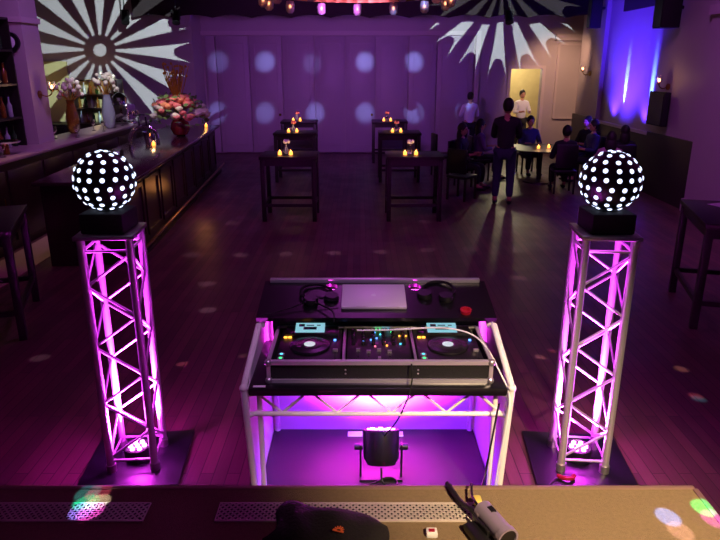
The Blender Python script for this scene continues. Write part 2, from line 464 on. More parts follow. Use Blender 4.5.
# flower arrangement
fb = onbar(-.45,5.4)
fl = empty('flower_arrangement', fb, 'large rose and peach flower arrangement in a maroon vase on the bar', 'flowers')
MB().lathe([(.07,0),(.12,.02),(.17,.12),(.15,.22),(.1,.27),(.12,.29)], n=24).build('vase', M['maroon'], fl)
stems = MB(); leaves = MB(); rose = MB(); peach = MB(); cream = MB()
for k in range(110):
    a = random.uniform(0,2*PI); e = random.uniform(-.1,1.45)
    r = .5*random.uniform(.82,1.0)*(1-.25*math.sin(e))
    p = Vector((r*math.cos(a)*math.cos(e), r*math.sin(a)*math.cos(e), .36+r*.75*math.sin(e)))
    t = cream if e < .45 and random.random() < .6 else (rose if random.random() < .6 else peach)
    s = random.uniform(.045,.075)
    t.ball(p, s, (1,1,.8), seg=10, ring=7)
    for j in range(4):
        aa = j*PI/2+random.random(); t.ball(p+Vector((math.cos(aa)*s*.7, math.sin(aa)*s*.7, s*.15)), s*.55, (1,1,.7), seg=8, ring=5)
    if k % 3 == 0: stems.tube((0,0,.25), p, .006, n=5)
for k in range(90):
    a = random.uniform(0,2*PI); e = random.uniform(-.45,1.2); r = .5*random.uniform(.8,1.12)
    p = Vector((r*math.cos(a)*math.cos(e), r*math.sin(a)*math.cos(e), .34+r*.7*math.sin(e)))
    leaves.ball(p, .06, (1,.5,.12), seg=8, ring=5, rot=Quaternion((random.random(),random.random(),random.random()),random.uniform(0,3)))
stems.build('stems', M['leaf'], fl); leaves.build('leaves', M['leaf'], fl)
rose.build('roses', M['rose'], fl); peach.build('peach_blossoms', M['peach'], fl); cream.build('cream_blossoms', M['cream'], fl)
g = MB()
for k in range(36):
    a = random.uniform(0,2*PI); x,y = .16*math.cos(a)*random.random(), .16*math.sin(a)*random.random()
    z1 = random.uniform(.85,1.18)
    g.path([(x*.3,y*.3,.6),(x,y,.8),(x*1.4+random.uniform(-.05,.05),y*1.4,z1)],.007,n=5)
    g.ball((x*1.4,y*1.4,z1),.022,seg=6,ring=5)
g.build('gold_twigs', M['gold'], fl)
fl.scale = (1.15,1.15,1.2)
# beer tap arch
ta = empty('beer_tap', onbar(-.55,3.0), 'curved chrome beer tap fountain rising from the bar top', 'beer tap')
MB().path([(-.25,0,0),(-.25,0,.25),(-.12,0,.4),(.12,0,.4),(.22,0,.28),(.22,0,.1)],.03,n=12).build('arch', M['chrome'], ta)
for x in (-.06,.06): MB().tube((x,-.02,.42),(x,-.04,.56),.014).build('tap_handle', M['black'], ta)
# small bar items
tb = empty('napkin_holder', onbar(-.8,2.2), 'black napkin holder on the near part of the bar top', 'napkin holder')
MB().span((-.09,-.07,0),(.09,.07,.02)).span((-.09,-.07,.02),(-.08,.07,.12)).span((.08,-.07,.02),(.09,.07,.12)).build('holder', M['black'], tb)
MB().span((-.07,-.06,.02),(.07,.06,.08)).build('napkins', M['linen'], tb)
jg = empty('wine_bucket', onbar(-.75,4.1), 'silver wine cooler bucket beside the flowers on the bar', 'bucket')
MB().lathe([(.08,0),(.085,.01),(.11,.2),(.12,.205),(.105,.2),(.078,.015)], n=22).build('bucket', M['chrome'], jg)
MB().lathe([(.035,.02),(.038,.2),(.015,.27),(.015,.34)],(.02,0,.02), n=14).build('bottle', M['greenglass'], jg)
pl = empty('serving_tray', (-5.1,9.3,1.25), 'round metal tray stand on the back counter left of the pillar', 'tray')
MB().tube((0,0,0),(0,0,.16),.05).build('stand', M['brass'], pl)
MB().lathe([(.05,.16),(.2,.165),(.22,.19),(.21,.19),(.19,.175),(.04,.17)], n=26).build('plate', M['chrome'], pl)
for i,(x,y) in enumerate(((-4.95,8.75),(-5.15,8.6),(-4.98,9.0))):
    o = gl0 if False else copy_tree(gl0); o.location=(x,y,1.25)
    tag(o,'stemmed glass in the small cluster at the near end of the back counter','glass','glasses near the tray stand')

# ------------------------------------------------------------------ tall tables
def high_table(w, d, h=1.07):
    t = empty('high_table', (0,0,0), '', 'table')
    MB().box((0,0,h-.025),(w,d,.05),bev=.006).build('tabletop', M['darkwood'], t)
    lw = .07; x = w/2-.05; y = d/2-.05
    for sx in (-1,1):
        for sy in (-1,1):
            MB().box((sx*x,sy*y,(h-.05)/2),(lw,lw,h-.05),bev=.004).build('leg', M['darkwood'], t)
    for sy in (-1,1):
        MB().box((0,sy*y,.27),(2*x-lw,.04,.05)).build('stretcher', M['darkwood'], t)
        MB().box((0,sy*y,h-.1),(2*x-lw,.03,.1)).build('apron', M['darkwood'], t)
    for sx in (-1,1):
        MB().box((sx*x,0,.27),(.04,2*y-lw,.05)).build('stretcher', M['darkwood'], t)
        MB().box((sx*x,0,h-.1),(.03,2*y-lw,.1)).build('apron', M['darkwood'], t)
    return t
ht = high_table(.93,.75)
spots = [(-1.165,10.7,'front table of the left row, nearest the booth'),(.89,10.7,'front table of the right row, nearest the booth'),
         (-1.41,14.35,'middle table of the left row'),(.86,14.35,'middle table of the right row'),
         (-1.59,17.3-.1,'rear table of the left row, by the doors'),(.77,17.2,'rear table of the right row, by the doors')]
for i,(x,y,lab) in enumerate(spots):
    o = ht if i == 0 else copy_tree(ht)
    o.location = (x,y,0); o['label'] = 'dark wooden high table with two candles, '+lab; o['group'] = 'high tables in two rows'
    where = lab.split(',')[0]
    for s in (-1,1):
        side = 'left' if s < 0 else 'right'
        candle((x+s*.09-.06, y-.12, 1.07), f'lit candle glass on the {where}, {side} of the pair', 'candle glasses on the high tables', .5)
    v = empty('bud_vase', (x-.06,y+.02,1.07), f'small bud vase of flowers behind the candles, {where}', 'vase', group='bud vases on the high tables')
    MB().lathe([(.03,0),(.04,.03),(.035,.08),(.018,.13),(.022,.15)],n=14).build('vase_body', M['glass'] if i%2 else M['clearb'], v)
    mb = MB()
    for k in range(9):
        a = k*2.4; mb.ball((.045*math.cos(a)*(k%3)/2,.045*math.sin(a)*(k%3)/2,.19+.02*(k%2)),.028,seg=8,ring=6)
    mb.build('blossom', M['linen'] if i < 2 else M['rose'], v)
# near table at the right edge
rt = high_table(1.25,1.2); rt.location = (4.0,6.25,0); rt.rotation_euler.z = R(-15); rt['label'] = 'dark wooden high table cut by the right edge of the view'; rt['group']='high tables at the edges'
pa = MB().box((0,0,.002),(.22,.3,.003)).build('paper_sheet', M['linen']); pa.location = (3.85,6.6,1.071); pa.rotation_euler.z = R(20)
tag(pa,'white sheet of paper lying on the right edge high table','paper')
# near table at the left edge
lt = copy_tree(rt); lt.location = (-3.93,5.92,0); lt.rotation_euler.z = R(20); lt['label'] = 'dark wooden high table cut by the left edge of the view'

# ------------------------------------------------------------------ ring chandelier
ch = empty('chandelier', (-.05,12,5.58), 'wide ring chandelier with small glass candle shades above the hall', 'chandelier')
RR = 1.62; zz = -2.12
mb = MB()
ringpts = [(RR*math.cos(2*PI*i/48), RR*math.sin(2*PI*i/48)) for i in range(48)]
for a,b in zip(ringpts, ringpts[1:]+ringpts[:1]): mb.bar((*a,zz+.2),(*b,zz+.2),.03,.05)
mb.build('ring', M['brass'], ch)
for k in range(4):
    a = k*PI/2+.4; MB().tube((0,0,0),(RR*math.cos(a),RR*math.sin(a),zz+.2),.008,n=6).build('chain', M['brass'], ch)
for k in range(14):
    a = 2*PI*(k+.5)/14; x,y = RR*math.cos(a),RR*math.sin(a)
    g_ = MB().lathe([(.04,-.12),(.075,-.08),(.085,.02),(.07,.09),(.066,.09),(.078,.02),(.068,-.075),(.035,-.11)],(x,y,zz+.06),n=16).build('glass_shade', M['frost'], ch)
    MB().tube((x,y,zz+.12),(x,y,zz+.2),.012,n=8).build('socket', M['brass'], g_)
    MB().ball((x,y,zz+.06),.018,(1,1,1.6),seg=10,ring=8).build('bulb', M['bulb'], g_)

# black stage spotlights hanging from ceiling
def can(loc, label, tilt):
    c = empty('stage_light', loc, label, 'stage light', group='black can lights under the ceiling')
    MB().tube((0,0,0),(0,0,CE-loc[2]),.015).build('drop_rod', M['black'], c)
    MB().box((0,0,-.02),(.2,.03,.03)).box((-.1,0,-.12),(.012,.03,.22)).box((.1,0,-.12),(.012,.03,.22)).build('yoke', M['black'], c)
    dv = Vector((tilt[0],tilt[1],-1)).normalized()
    p = Vector((0,0,-.18)); MB().tube(p-dv*.16,p+dv*.16,.075,.095,n=20).build('can_body', M['black'], c)
    return c
can((-5.75,16.8,3.75),'black can light hanging above the bar flowers',(.2,-.6))
can((-4.5,16.8,3.75),'black can light hanging left of the folding doors',(.1,-.6))
can((3.6,16.6,3.75),'black can light hanging in front of the right star pattern',(0,-.6))
# (column speaker hangs at the left pilaster)
# black loudspeaker boxes on right
def speaker(loc, rz, s, label):
    c = empty('loudspeaker', loc, label, 'speaker', rz=rz)
    MB().box((0,0,0),(s[0],s[1],s[2]),bev=.015).build('cabinet', M['blackmat'], c)
    MB().box((0,-s[1]/2-.004,0),(s[0]*.9,.01,s[2]*.92)).build('grille', M['black'], c)
    MB().tube((0,s[1]/2,0),(0,s[1]/2+.1,0),.03).build('wall_bracket', M['black'], c)
    return c
speaker((5.5,12.3,3.45), R(-90), (.36,.34,.7), 'black loudspeaker mounted high right of the blue bay')
speaker((5.66,12.5,1.68), R(-90), (.66,.12,.62), 'black square panel speaker on the pilaster below the right sconce')
cs_ = speaker((5.62,16.45,3.75), R(-90), (.26,.26,.9), 'tall black column speaker hanging high left of the blue bay')
# framed dark picture at top of blue bay
pc = MB().span((5.89,13.4,3.6),(5.95,15.4,4.8)).build('picture_panel', M['valance']); tag(pc,'dark panel hanging high in the blue-lit bay','panel')

# ------------------------------------------------------------------ people
def skinmesh(name, pts, edges, rad, m, parent, sub=2, root=0):
    me = bpy.data.meshes.new(name); me.from_pydata([Vector(p) for p in pts], edges, []); me.update()
    o = bpy.data.objects.new(name, me); C.objects.link(o)
    md = o.modifiers.new('s','SKIN'); md.use_smooth_shade = True
    for i,v in enumerate(me.skin_vertices[0].data):
        v.radius = (rad[i] if isinstance(rad[i], tuple) else (rad[i],rad[i])); v.use_root = (i == root)
    ss = o.modifiers.new('b','SUBSURF'); ss.levels = sub; ss.render_levels = sub
    dg = bpy.context.evaluated_depsgraph_get()
    me2 = bpy.data.meshes.new_from_object(o.evaluated_get(dg)); me2.name = name
    bpy.data.objects.remove(o)
    for p in me2.polygons: p.use_smooth = True
    me2.materials.clear(); me2.materials.append(m)
    o = bpy.data.objects.new(name, me2); C.objects.link(o); o.parent = parent
    return o
def person(loc, rz, label, pose='stand', top='jacket', bottom='trousers', lean=0.0, hairlen=0, arm='down', h=1.0):
    """faces local -Y; rz turns"""
    P = empty('person', loc, label, 'person', rz=rz); P.scale = (h,h,h)
    sit = pose == 'sit'
    hip = .50 if sit else .92
    L_ = lean
    def up(d, x=0, f=0):   # point along the leaning spine; f forward
        return Vector((x, -math.sin(L_)*d - f*math.cos(L_)*1.0, hip+math.cos(L_)*d - f*0*math.sin(L_)))
    pel = Vector((0,0,hip)); wa = up(.18); chst = up(.34); hub = up(.46); nk = up(.54); hb = up(.60); hd = up(.70, 0, .02)
    sh = [up(.455, s*.165) for s in (-1,1)]
    if arm == 'down': el = [sh[i]+Vector((s*.06,.0,-.28)) for i,s in enumerate((-1,1))]; wr = [el[i]+Vector((s*-.01,-.08,-.24)) for i,s in enumerate((-1,1))]
    elif arm == 'reach': el = [sh[i]+Vector((s*.05,-.14,-.24)) for i,s in enumerate((-1,1))]; wr = [el[i]+Vector((-s*.05,-.25,-.02)) for i,s in enumerate((-1,1))]
    else: el = [sh[i]+Vector((s*.08,-.06,-.26)) for i,s in enumerate((-1,1))]; wr = [el[i]+Vector((-s*.1,-.22,.03)) for i,s in enumerate((-1,1))]
    hpj = [Vector((s*.1,0,hip-.05)) for s in (-1,1)]
    if sit: kn = [Vector((s*.13,-.44,hip-.02)) for s in (-1,1)]; an = [Vector((s*.13,-.42,.09)) for s in (-1,1)]
    else: kn = [Vector((s*.11,-.03,.5)) for s in (-1,1)]; an = [Vector((s*.12,.03,.09)) for s in (-1,1)]
    toe = [a+Vector((0,-.17,-.05)) for a in an]
    pts = [pel,wa,chst,nk,hb,hub]; ed=[(0,1),(1,2),(2,5),(5,3),(3,4)]; rad=[(.13,.1),(.12,.09),(.14,.1),.055,.05,(.11,.08)]
    for i in (0,1):
        b = len(pts); pts += [sh[i],el[i],wr[i],wr[i]+(wr[i]-el[i]).normalized()*.09]; rad += [.055,.04,.028,.022]; ed += [(5,b),(b,b+1),(b+1,b+2),(b+2,b+3)]
        # fingers
        f0 = b+3; dv=(wr[i]-el[i]).normalized(); sd = dv.cross(Vector((0,1,.3))).normalized()
        for j in range(4):
            c = len(pts); off = sd*(j-1.5)*.019
            pts += [pts[f0]+off*.9+dv*.015, pts[f0]+off+dv*(.06+.01*(j in (1,2)))]; rad += [.009,.008]; ed += [(f0,c),(c,c+1)]
        c = len(pts); pts += [wr[i]+sd*-.04+dv*.06]; rad += [.009]; ed += [(b+2,c)]
    for i in (0,1):
        b = len(pts); pts += [hpj[i],kn[i],an[i],toe[i]]; rad += [.085,.058,.04,.035]; ed += [(0,b),(b,b+1),(b+1,b+2),(b+2,b+3)]
    body = skinmesh('body', pts, ed, rad, M['skin'], P, sub=1)
    # head merged into the body mesh
    mb = MB(); mb.bm.from_mesh(body.data)
    fwd = Vector((0,-1,0))
    mb.ball(hd, .1, (.78,.95,1.18), seg=20, ring=14)
    mb.ball(hd+Vector((0,-.1,-.01)), .018, (.7,1,1.3), seg=8, ring=6)
    for s in (-1,1): mb.ball(hd+Vector((s*.078,0,0)), .025, (.35,.8,1.2), seg=8, ring=6)
    mb.ball(hd+Vector((0,-.088,-.055)), .02, (1.3,.4,.4), seg=8, ring=6)
    mb.bm.to_mesh(body.data); mb.bm.free()
    for p in body.data.polygons: p.use_smooth = True
    for s in (-1,1): MB().ball(hd+Vector((s*.032,-.087,.02)), .011, seg=8, ring=6).build('eye', M['black'], P)
    hr = MB().ball(hd+Vector((0,.018,.028)), .108, (.84,.95,1.12), seg=18, ring=12)
    if hairlen: hr.ball(hd+Vector((0,.06,-.12)), .11, (.95,.6,1.5), seg=14, ring=10)
    hr.build('hair', M['hair'], P)
    # clothes
    tp=[pel+Vector((0,0,-.05)),wa,chst,hub,up(.57)]; te=[(0,1),(1,2),(2,3),(3,4)]; tr=[(.155,.12),(.15,.118),(.17,.125),(.135,.11),(.074,.074)]
    for i in (0,1):
        b=len(tp); tp += [sh[i],el[i],el[i].lerp(wr[i],.85)]; tr += [.075,.056,.044]; te += [(3,b),(b,b+1),(b+1,b+2)]
    skinmesh('top', tp, te, tr, M[top], P)
    bp_=[pel]; be=[]; br=[(.15,.118)]
    for i in (0,1):
        b=len(bp_); bp_ += [hpj[i],kn[i],an[i].lerp(kn[i],.08)]; br += [.105,.078,.062]; be += [(0,b),(b,b+1),(b+1,b+2)]
    skinmesh('trousers', bp_, be, br, M[bottom], P)
    shs = MB()
    for i in (0,1):
        shs.ball(an[i].lerp(toe[i],.5)+Vector((0,0,-.02)), .1, (.45,1.35,.42), seg=12, ring=8)
    shs.build('shoes', M['black'], P)
    return P
def dining_chair():
    c = empty('dining_chair', (0,0,0), '', 'chair')   # back at +Y side
    MB().box((0,0,.45),(.44,.44,.06),bev=.02).build('seat', M['black'], c)
    MB().box((0,.2,.75),(.42,.05,.46),bev=.02).build('backrest', M['black'], c)
    for sx in (-1,1):
        for sy in (-1,1): MB().box((sx*.19,sy*.19,.21),(.035,.035,.42)).build('leg', M['darkwood'], c)
    return c
person((3.02,18.1,0),R(185),'waiter in a white shirt and dark trousers walking before the back doors', top='shirtw', arm='bend')
person((4.8,19.6,0),R(10),'person in a white top standing in the bright service doorway', top='shirtw', arm='bend')
person((2.63,11.7,0),R(165),'man in a dark jacket and jeans standing bent over the guest table', lean=.14, top='jacket', bottom='jeans', arm='reach', h=1.09)
# dining table with guests
dt = empty('dining_table', (3.95,14.1,0), 'round dark dining table with two candles among the seated guests', 'table')
MB().lathe([(.02,.72),(.75,.72),(.76,.735),(.75,.75),(.02,.75)], n=40).build('tabletop', M['darkwood'], dt)
MB().tube((0,0,.03),(0,0,.72),.05).build('pedestal', M['darkwood'], dt)
MB().lathe([(.35,0),(.34,.03),(.05,.06)]).build('base', M['darkwood'], dt)
candle((3.85,13.95,.75),'lit candle on the round dining table, left of the pair','dining table candles',1.2)
candle((4.1,14.05,.75),'lit candle on the round dining table, right of the pair','dining table candles',1.2)
dc = dining_chair()
seats = [ # x,y,rz(person faces -Y rotated), top, hair, label
 (2.65,14.4,R(95),'purpletop',1,'seated woman in a purple top with long dark hair left of the standing man'),
 (4.1,12.9,R(175),'jacket',0,'seated guest in dark clothes with back turned at the dining table'),
 (5.1,14.2,R(-85),'bluetop',0,'seated guest in a navy top on the right side of the dining table'),
 (4.0,15.35,R(5),'bluetop',0,'seated guest in a navy top on the far side of the dining table'),
 (4.55,11.75,R(165),'pinktop',1,'seated guest in a patterned pink top seen from behind near the right light ball'),
 (5.3,15.2,R(-60),'jacket',0,'seated dark-haired man turned to the side before the blue-lit bay'),
 (5.25,12.9,R(170),'jacket',1,'seated long-haired woman in black before the blue-lit bay'),
 (2.1,13.4,R(60),'jacket',1,'seated woman in black at the near left of the guests'),
]
for i,(x,y,rz,top,hl,lab) in enumerate(seats):
    c = dc if i == 0 else copy_tree(dc)
    c.location = (x,y,0); c.rotation_euler.z = rz
    c['label'] = 'dark dining chair under the '+lab[:lab.find(' in ')] + ' ' + ('by the guest table, '+['left side','near side','right side','far side','front right','next to the blue bay','right of the group','front left'][i])
    c['label'] = ' '.join(c['label'].split()[:16]); c['group'] = 'dining chairs of the guests'
    person((x,y,.0),rz,lab,pose='sit',top=top,hairlen=hl,arm='bend',h=1.0)
c = copy_tree(dc); c.location=(1.95,12.2,0); c.rotation_euler.z=R(140); c['label']='empty dark dining chair left of the standing man'; c['group']='dining chairs of the guests'
c = copy_tree(dc); c.location=(1.9,14.9,0); c.rotation_euler.z=R(100); c['label']='empty dark dining chair farthest left by the guest table'; c['group']='dining chairs of the guests'

# ------------------------------------------------------------------ truss totems
def totem(cx, cy, rz, side):
    near = 'left' if side < 0 else 'right'
    t = empty('truss_tower', (cx,cy,0), f'magenta-lit square aluminium truss tower on the {near} of the booth', 'truss tower', rz=rz, group='truss towers')
    w = .135; z0, z1 = .03, 1.55
    MB().box((0,0,.012),(.62,.62,.024),bev=.003).build('base_plate', M['basep'], t)
    for sx in (-1,1):
        for sy in (-1,1):
            MB().tube((sx*w,sy*w,z0),(sx*w,sy*w,z1),.024,n=18).build('main_tube', M['alum'], t)
            MB().tube((sx*w,sy*w,.024),(sx*w,sy*w,.075),.031,n=18).build('connector', M['alum2'], t)
    faces = [((-w,-w),(w,-w)),((w,-w),(w,w)),((w,w),(-w,w)),((-w,w),(-w,-w))]
    nz = 7; zb, zt = .12, 1.46; dz = (zt-zb)/nz
    for fi,(a,b) in enumerate(faces):
        for z in (.1,1.48):
            MB().tube((*a,z),(*b,z),.0085,n=8).build('cross_bar', M['alum'], t)
        for k in range(nz):
            p,q_ = (a,b) if (k+fi)%2 == 0 else (b,a)
            MB().tube((*p,zb+dz*k),(*q_,zb+dz*(k+1)),.0085,n=8).build('brace', M['alum'], t)
    MB().box((0,0,1.562),(.335,.335,.024),bev=.004).build('top_plate', M['alum2'], t)
    # par light inside
    p = empty('par_light', (cx,cy,.024), f'small black LED uplight glowing magenta inside the {near} truss tower', 'stage light', rz=rz, group='LED uplights in the towers')
    MB().lathe([(.075,0),(.085,.02),(.085,.09),(.078,.095),(.07,.085)], n=26).build('housing', M['black'], p)
    tl = [(0,0)]+[(.045*math.cos(k*PI/3),.045*math.sin(k*PI/3)) for k in range(6)]
    for (x,y) in tl:
        MB().tube((x,y,.086),(x,y,.1),.015,.013,n=12).build('led_lens', M['ledm'], p)
    L_ = bpy.data.lights.new('tower_uplight','SPOT'); L_.energy = 2200; L_.color = (.9,.05,1); L_.spot_size = R(110); L_.spot_blend = .6; L_.shadow_soft_size = .05
    lo = bpy.data.objects.new('tower_uplight', L_); C.objects.link(lo); lo.location = (cx,cy,.15); lo.rotation_euler = (R(180),0,0)
    l2 = bpy.data.lights.new('tower_glow_fill','POINT'); l2.energy = 28; l2.color = (.85,.03,.9); l2.shadow_soft_size = .05  # added point lamp without a fixture, spreads magenta glow around the tower
    lo = bpy.data.objects.new('tower_glow_fill', l2); C.objects.link(lo); lo.location = (cx,cy,.35)
    # ball fixture
    bz = 1.862; rr = .168
    f = empty('led_ball_light', (cx,cy,1.574), f'black ball light with rows of white LED dots atop the {near} tower', 'light ball', rz=rz+.1*side, group='LED ball lights')
    MB().box((0,0,.06),(.25,.25,.12),bev=.012).build('base_box', M['blackmat'], f)
    MB().lathe([(.06,.12),(.055,.14),(.09,.16)],n=24).build('neck', M['black'], f)
    c0 = Vector((0,0,bz-1.574+.0))
    MB().ball(c0, rr, seg=48, ring=28).build('ball_shell', M['black'], f)
    led_me = None
    cnt = 0
    for li,lat in enumerate((-63,-45,-27,-9,9,27,45,63,81)):
        n = max(3, round(15*math.cos(R(lat))))
        for k in range(n):
            a = 2*PI*(k+.5*(li%2))/n
            d = Vector((math.cos(a)*math.cos(R(lat)), math.sin(a)*math.cos(R(lat)), math.sin(R(lat))))
            if led_me is None:
                o = MB().lathe([(.0135,-.002),(.0135,.001),(.010,.004),(.003,.0055)], n=14).build('led_dot', M['led'], f); led_me = o.data
            else:
                o = bpy.data.objects.new('led_dot', led_me); C.objects.link(o); o.parent = f
            o.location = c0 + d*rr; o.rotation_mode = 'QUATERNION'; o.rotation_quaternion = d.to_track_quat('Z','Y')
            cnt += 1
    return t
totem(-1.46,3.64,R(5),-1)
totem(1.43,3.63,R(-5),1)

# ------------------------------------------------------------------ DJ booth
BX = .085    # booth centre
FY, BY = 2.74, 3.52
booth = empty('dj_booth', (BX,3.1,0), 'white-framed DJ booth with black table and magenta-lit fabric front', 'dj booth')
def P(x,y,z): return (x, y-3.1, z)
W = .62
MB().span(P(-W,2.72,.985),P(W,3.28,1.03),bev=.012).build('tabletop', M['laminate'], booth)
# tilted upper shelf with two cable holes
cu = bpy.data.curves.new('upper_shelf','CURVE'); cu.dimensions='2D'; cu.fill_mode='BOTH'; cu.extrude=.011
def poly(pts):
    s = cu.splines.new('POLY'); s.points.add(len(pts)-1)
    for p_,q_ in zip(s.points, pts): p_.co = (q_[0],q_[1],0,1)
    s.use_cyclic_u = True
SD = .385
poly([(-W-.01,0),(W+.01,0),(W+.01,SD),(-W-.01,SD)])
for hx in (-.248,.225):
    poly([(hx+.036*math.cos(k*PI/12), SD-.065+.036*math.sin(k*PI/12)) for k in range(24)])
tmp = bpy.data.objects.new('tmp', cu); C.objects.link(tmp)
dg = bpy.context.evaluated_depsgraph_get(); me = bpy.data.meshes.new_from_object(tmp.evaluated_get(dg)); bpy.data.objects.remove(tmp)
me.materials.clear(); me.materials.append(M['laminate'])
TILT = math.atan2(.075,.38)
us = bpy.data.objects.new('upper_shelf', me); C.objects.link(us); us.parent = booth
us.location = P(0,3.11,1.222); us.rotation_euler.x = TILT
def shelf_pt(x, v, off=0):   # point on the upper shelf surface in world coords
    n = Vector((0,-math.sin(TILT),math.cos(TILT)))
    p = Vector((BX+x,3.11,1.222)) + Vector((0,math.cos(TILT),math.sin(TILT)))*v + n*(.011+off)
    return p
rl = MB().box((0,SD-.006,.016),(2*W-.04,.026,.03),bev=.004).build('shelf_edge_rail', M['alum'], us)
# frame tubes
tb_ = M['white_tube']; r_ = .017
for s in (-1,1):
    x = s*.642
    MB().tube(P(x*.955,3.09,1.2),P(x,FY,1.022),r_).build('upper_rail', tb_, booth)
    MB().tube(P(x,FY,1.022),P(x*.935,FY+.02,.0),r_).build('leg', tb_, booth)
    MB().tube(P(x*.93,3.48,1.255),P(x*.93,3.12,1.185),r_*.8).build('upper_rail', tb_, booth)
    MB().tube(P(x*.93,3.48,1.255),P(x*.93,3.495,.0),r_).build('leg', tb_, booth)
    MB().tube(P(x*.9,FY+.05,.97),P(x*.9,FY+.06,.0),r_*.8).build('inner_leg', tb_, booth)
    MB().tube(P(x,FY,.985),P(x*.9,FY+.05,.97),r_*.8).build('bracket', tb_, booth)
    MB().tube(P(x*.99,FY,.865),P(x*.9,FY+.05,.865),r_*.7).build('bracket', tb_, booth)
    MB().ball(P(x,FY,1.022),.021).build('corner_joint', tb_, booth)
    # fabric side panels
    mb = MB(); sx = x*.985
    mb.prism([(FY+.03-3.1,.3),(3.5-3.1,.3),(3.49-3.1,1.24),(3.12-3.1,1.17),(FY+.03-3.1,1.0)], sx-s*.004, sx-s*.008, 'YZ')
    mb.build('side_fabric', M['scrim'], booth, smooth=False)
    MB().tube(P(x*.94,FY+.02,.30),P(x*.975,3.5,.30),r_*.7).build('lower_rail', tb_, booth)
MB().tube(P(-.63,FY+.03,.865),P(.63,FY+.03,.865),.0125).build('front_rail', tb_, booth)
MB().tube(P(-.62,3.5,.90),P(.62,3.5,.90),.012).build('rear_rail', tb_, booth)
for k in range(9):
    xa = -.6+k*.134; z0_,z1_ = (.865,.985) if k%2 else (.985,.865)
    MB().tube(P(xa,FY+.04,z0_),P(xa+.134,FY+.04,z1_),.007,n=8).build('lattice_brace', tb_, booth)
MB().span(P(-.63,3.505,.3),P(.63,3.515,1.25)).build('front_fabric', M['scrim'], booth, smooth=False)
MB().span(P(-.62,2.80,.3),P(.62,3.5,.325),bev=.003).build('lower_board', M['mat'], booth)
for s in (-1,1):
    MB().box(P(s*.125+.01,3.44,.328),(.09,.05,.006)).build('board_rectangle', M['whitep'], booth)  # two small pale rectangles at the rear of the lower board
MB().span(P(-.56,3.225,1.03),P(.56,3.237,1.205)).build('light_block_panel', M['blackmat'], booth)  # added black sheet, stops fabric light leaking in behind the flight case
tg = MB().box(P(-.565,2.735,1.033),(.06,.016,.003)).build('name_tag', M['whitep'], booth)

# flight case with decks
CW = .535; CY0, CY1 = 2.785, 3.21
fc = empty('flight_case', (BX+.01,3.0,1.03), 'black flight case with silver edges holding the decks and mixer', 'flight case')
def Q(x,y,z): return (x, y-3.0, z)
ch_ = .105
MB().span(Q(-CW,CY0,0),Q(CW,CY0+.01,ch_)).span(Q(-CW,CY1-.01,0),Q(CW,CY1,ch_)).span(Q(-CW,CY0,0),Q(-CW+.01,CY1,ch_)).span(Q(CW-.01,CY0,0),Q(CW,CY1,ch_)).span(Q(-CW,CY0,0),Q(CW,CY1,.01)).build('case_shell', M['blackmat'], fc)
for z in (.008,ch_):
    MB().bar(Q(-CW,CY0,z),Q(CW,CY0,z),.022,.02).build('edge_profile', M['alum'], fc)
for x in (-CW,CW): MB().bar(Q(x,CY0,ch_),Q(x,CY1,ch_),.018,.018).bar(Q(x,CY0,0),Q(x,CY0,ch_),.018,.018).build('edge_profile', M['alum'], fc)
MB().bar(Q(-CW,CY1,ch_),Q(CW,CY1,ch_),.018,.018).build('edge_profile', M['alum'], fc)
for x in (-CW,CW):
    for z in (.01,ch_): MB().ball(Q(x,CY0-.002,z),.019,seg=12,ring=8).build('ball_corner', M['alum2'], fc)
for x in (-.175,.175):
    MB().span(Q(x-.007,CY0+.01,.03),Q(x+.007,CY1-.01,ch_+.006)).build('divider', M['alum2'], fc)
    for dz_ in (.045,.065): MB().ball(Q(x+.01,CY0-.001,dz_),.005,seg=8,ring=6).build('rivet', M['alum2'], fc)
top = 1.03+ch_+.0
def cdj(cx, side):
    d = empty('media_player', (cx,3.0,top-.095), f'black DJ media player with lit screen and jog wheel, {side} of the mixer', 'deck', group='media players in the flight case')
    MB().span((-.16,-.205,0),(.16,.2,.09),bev=.006).build('chassis', M['black'], d)
    rise = MB().box((-.0,.145,.1),(.28,.1,.02),bev=.004).build('display_hood', M['black'], d)
    qq = Quaternion((1,0,0), R(14))
    MB().box((-.01,.148,.118),(.155,.082,.008),rot=qq).build('screen', M['screen'], d)
    mb = MB()
    for (a,b,c_,e) in ((-.045,.165,.03,.02),(.0,.14,.07,.022),(.0,.165,.04,.006),(.045,.165,.02,.006)): mb.box((a-.01,b,.1232+(b-.148)*.25),(c_,e,.002),rot=qq)
    mb.build('screen_graphics', M['screend'], d)
    MB().lathe([(.1,.09),(.103,.095),(.1,.104),(.07,.108),(.068,.106)],(0,-.03,0),n=40).build('jog_wheel', M['jog'], d)
    MB().tube((0,-.03,.106),(0,-.03,.109),.028,n=24).build('jog_display', M['jogc'], d)
    for k,(x,y) in enumerate(((-.135,.085),(-.112,.085))): MB().box((x,y,.093),(.018,.011,.006)).build('loop_button', M['orange'], d)
    MB().box((-.11,.185,.094),(.02,.012,.006)).build('usb_light', M['blue'], d)
    for y,m in ((-.125,'cyan'),(-.17,'green')): MB().tube((-.132,y,.09),(-.132,y,.097),.016).build('transport_button', M['alum2'], d); MB().tube((-.132,y,.097),(-.132,y,.098),.008).build('transport_light', M[m], d)
    MB().box((.132,-.11,.092),(.008,.13,.004)).build('pitch_slot', M['blackmat'], d)
    MB().box((.132,-.09,.1),(.026,.014,.016),bev=.002).build('pitch_fader', M['alum2'], d)
    MB().box((.125,.05,.093),(.012,.012,.006)).build('mode_light', M['blue'], d)
cdj(BX+.01-.35,'left'); cdj(BX+.01+.35,'right')
mx = empty('mixer', (BX+.01,3.0,top-.095), 'black four-channel DJ mixer with coloured lights between the decks', 'mixer')
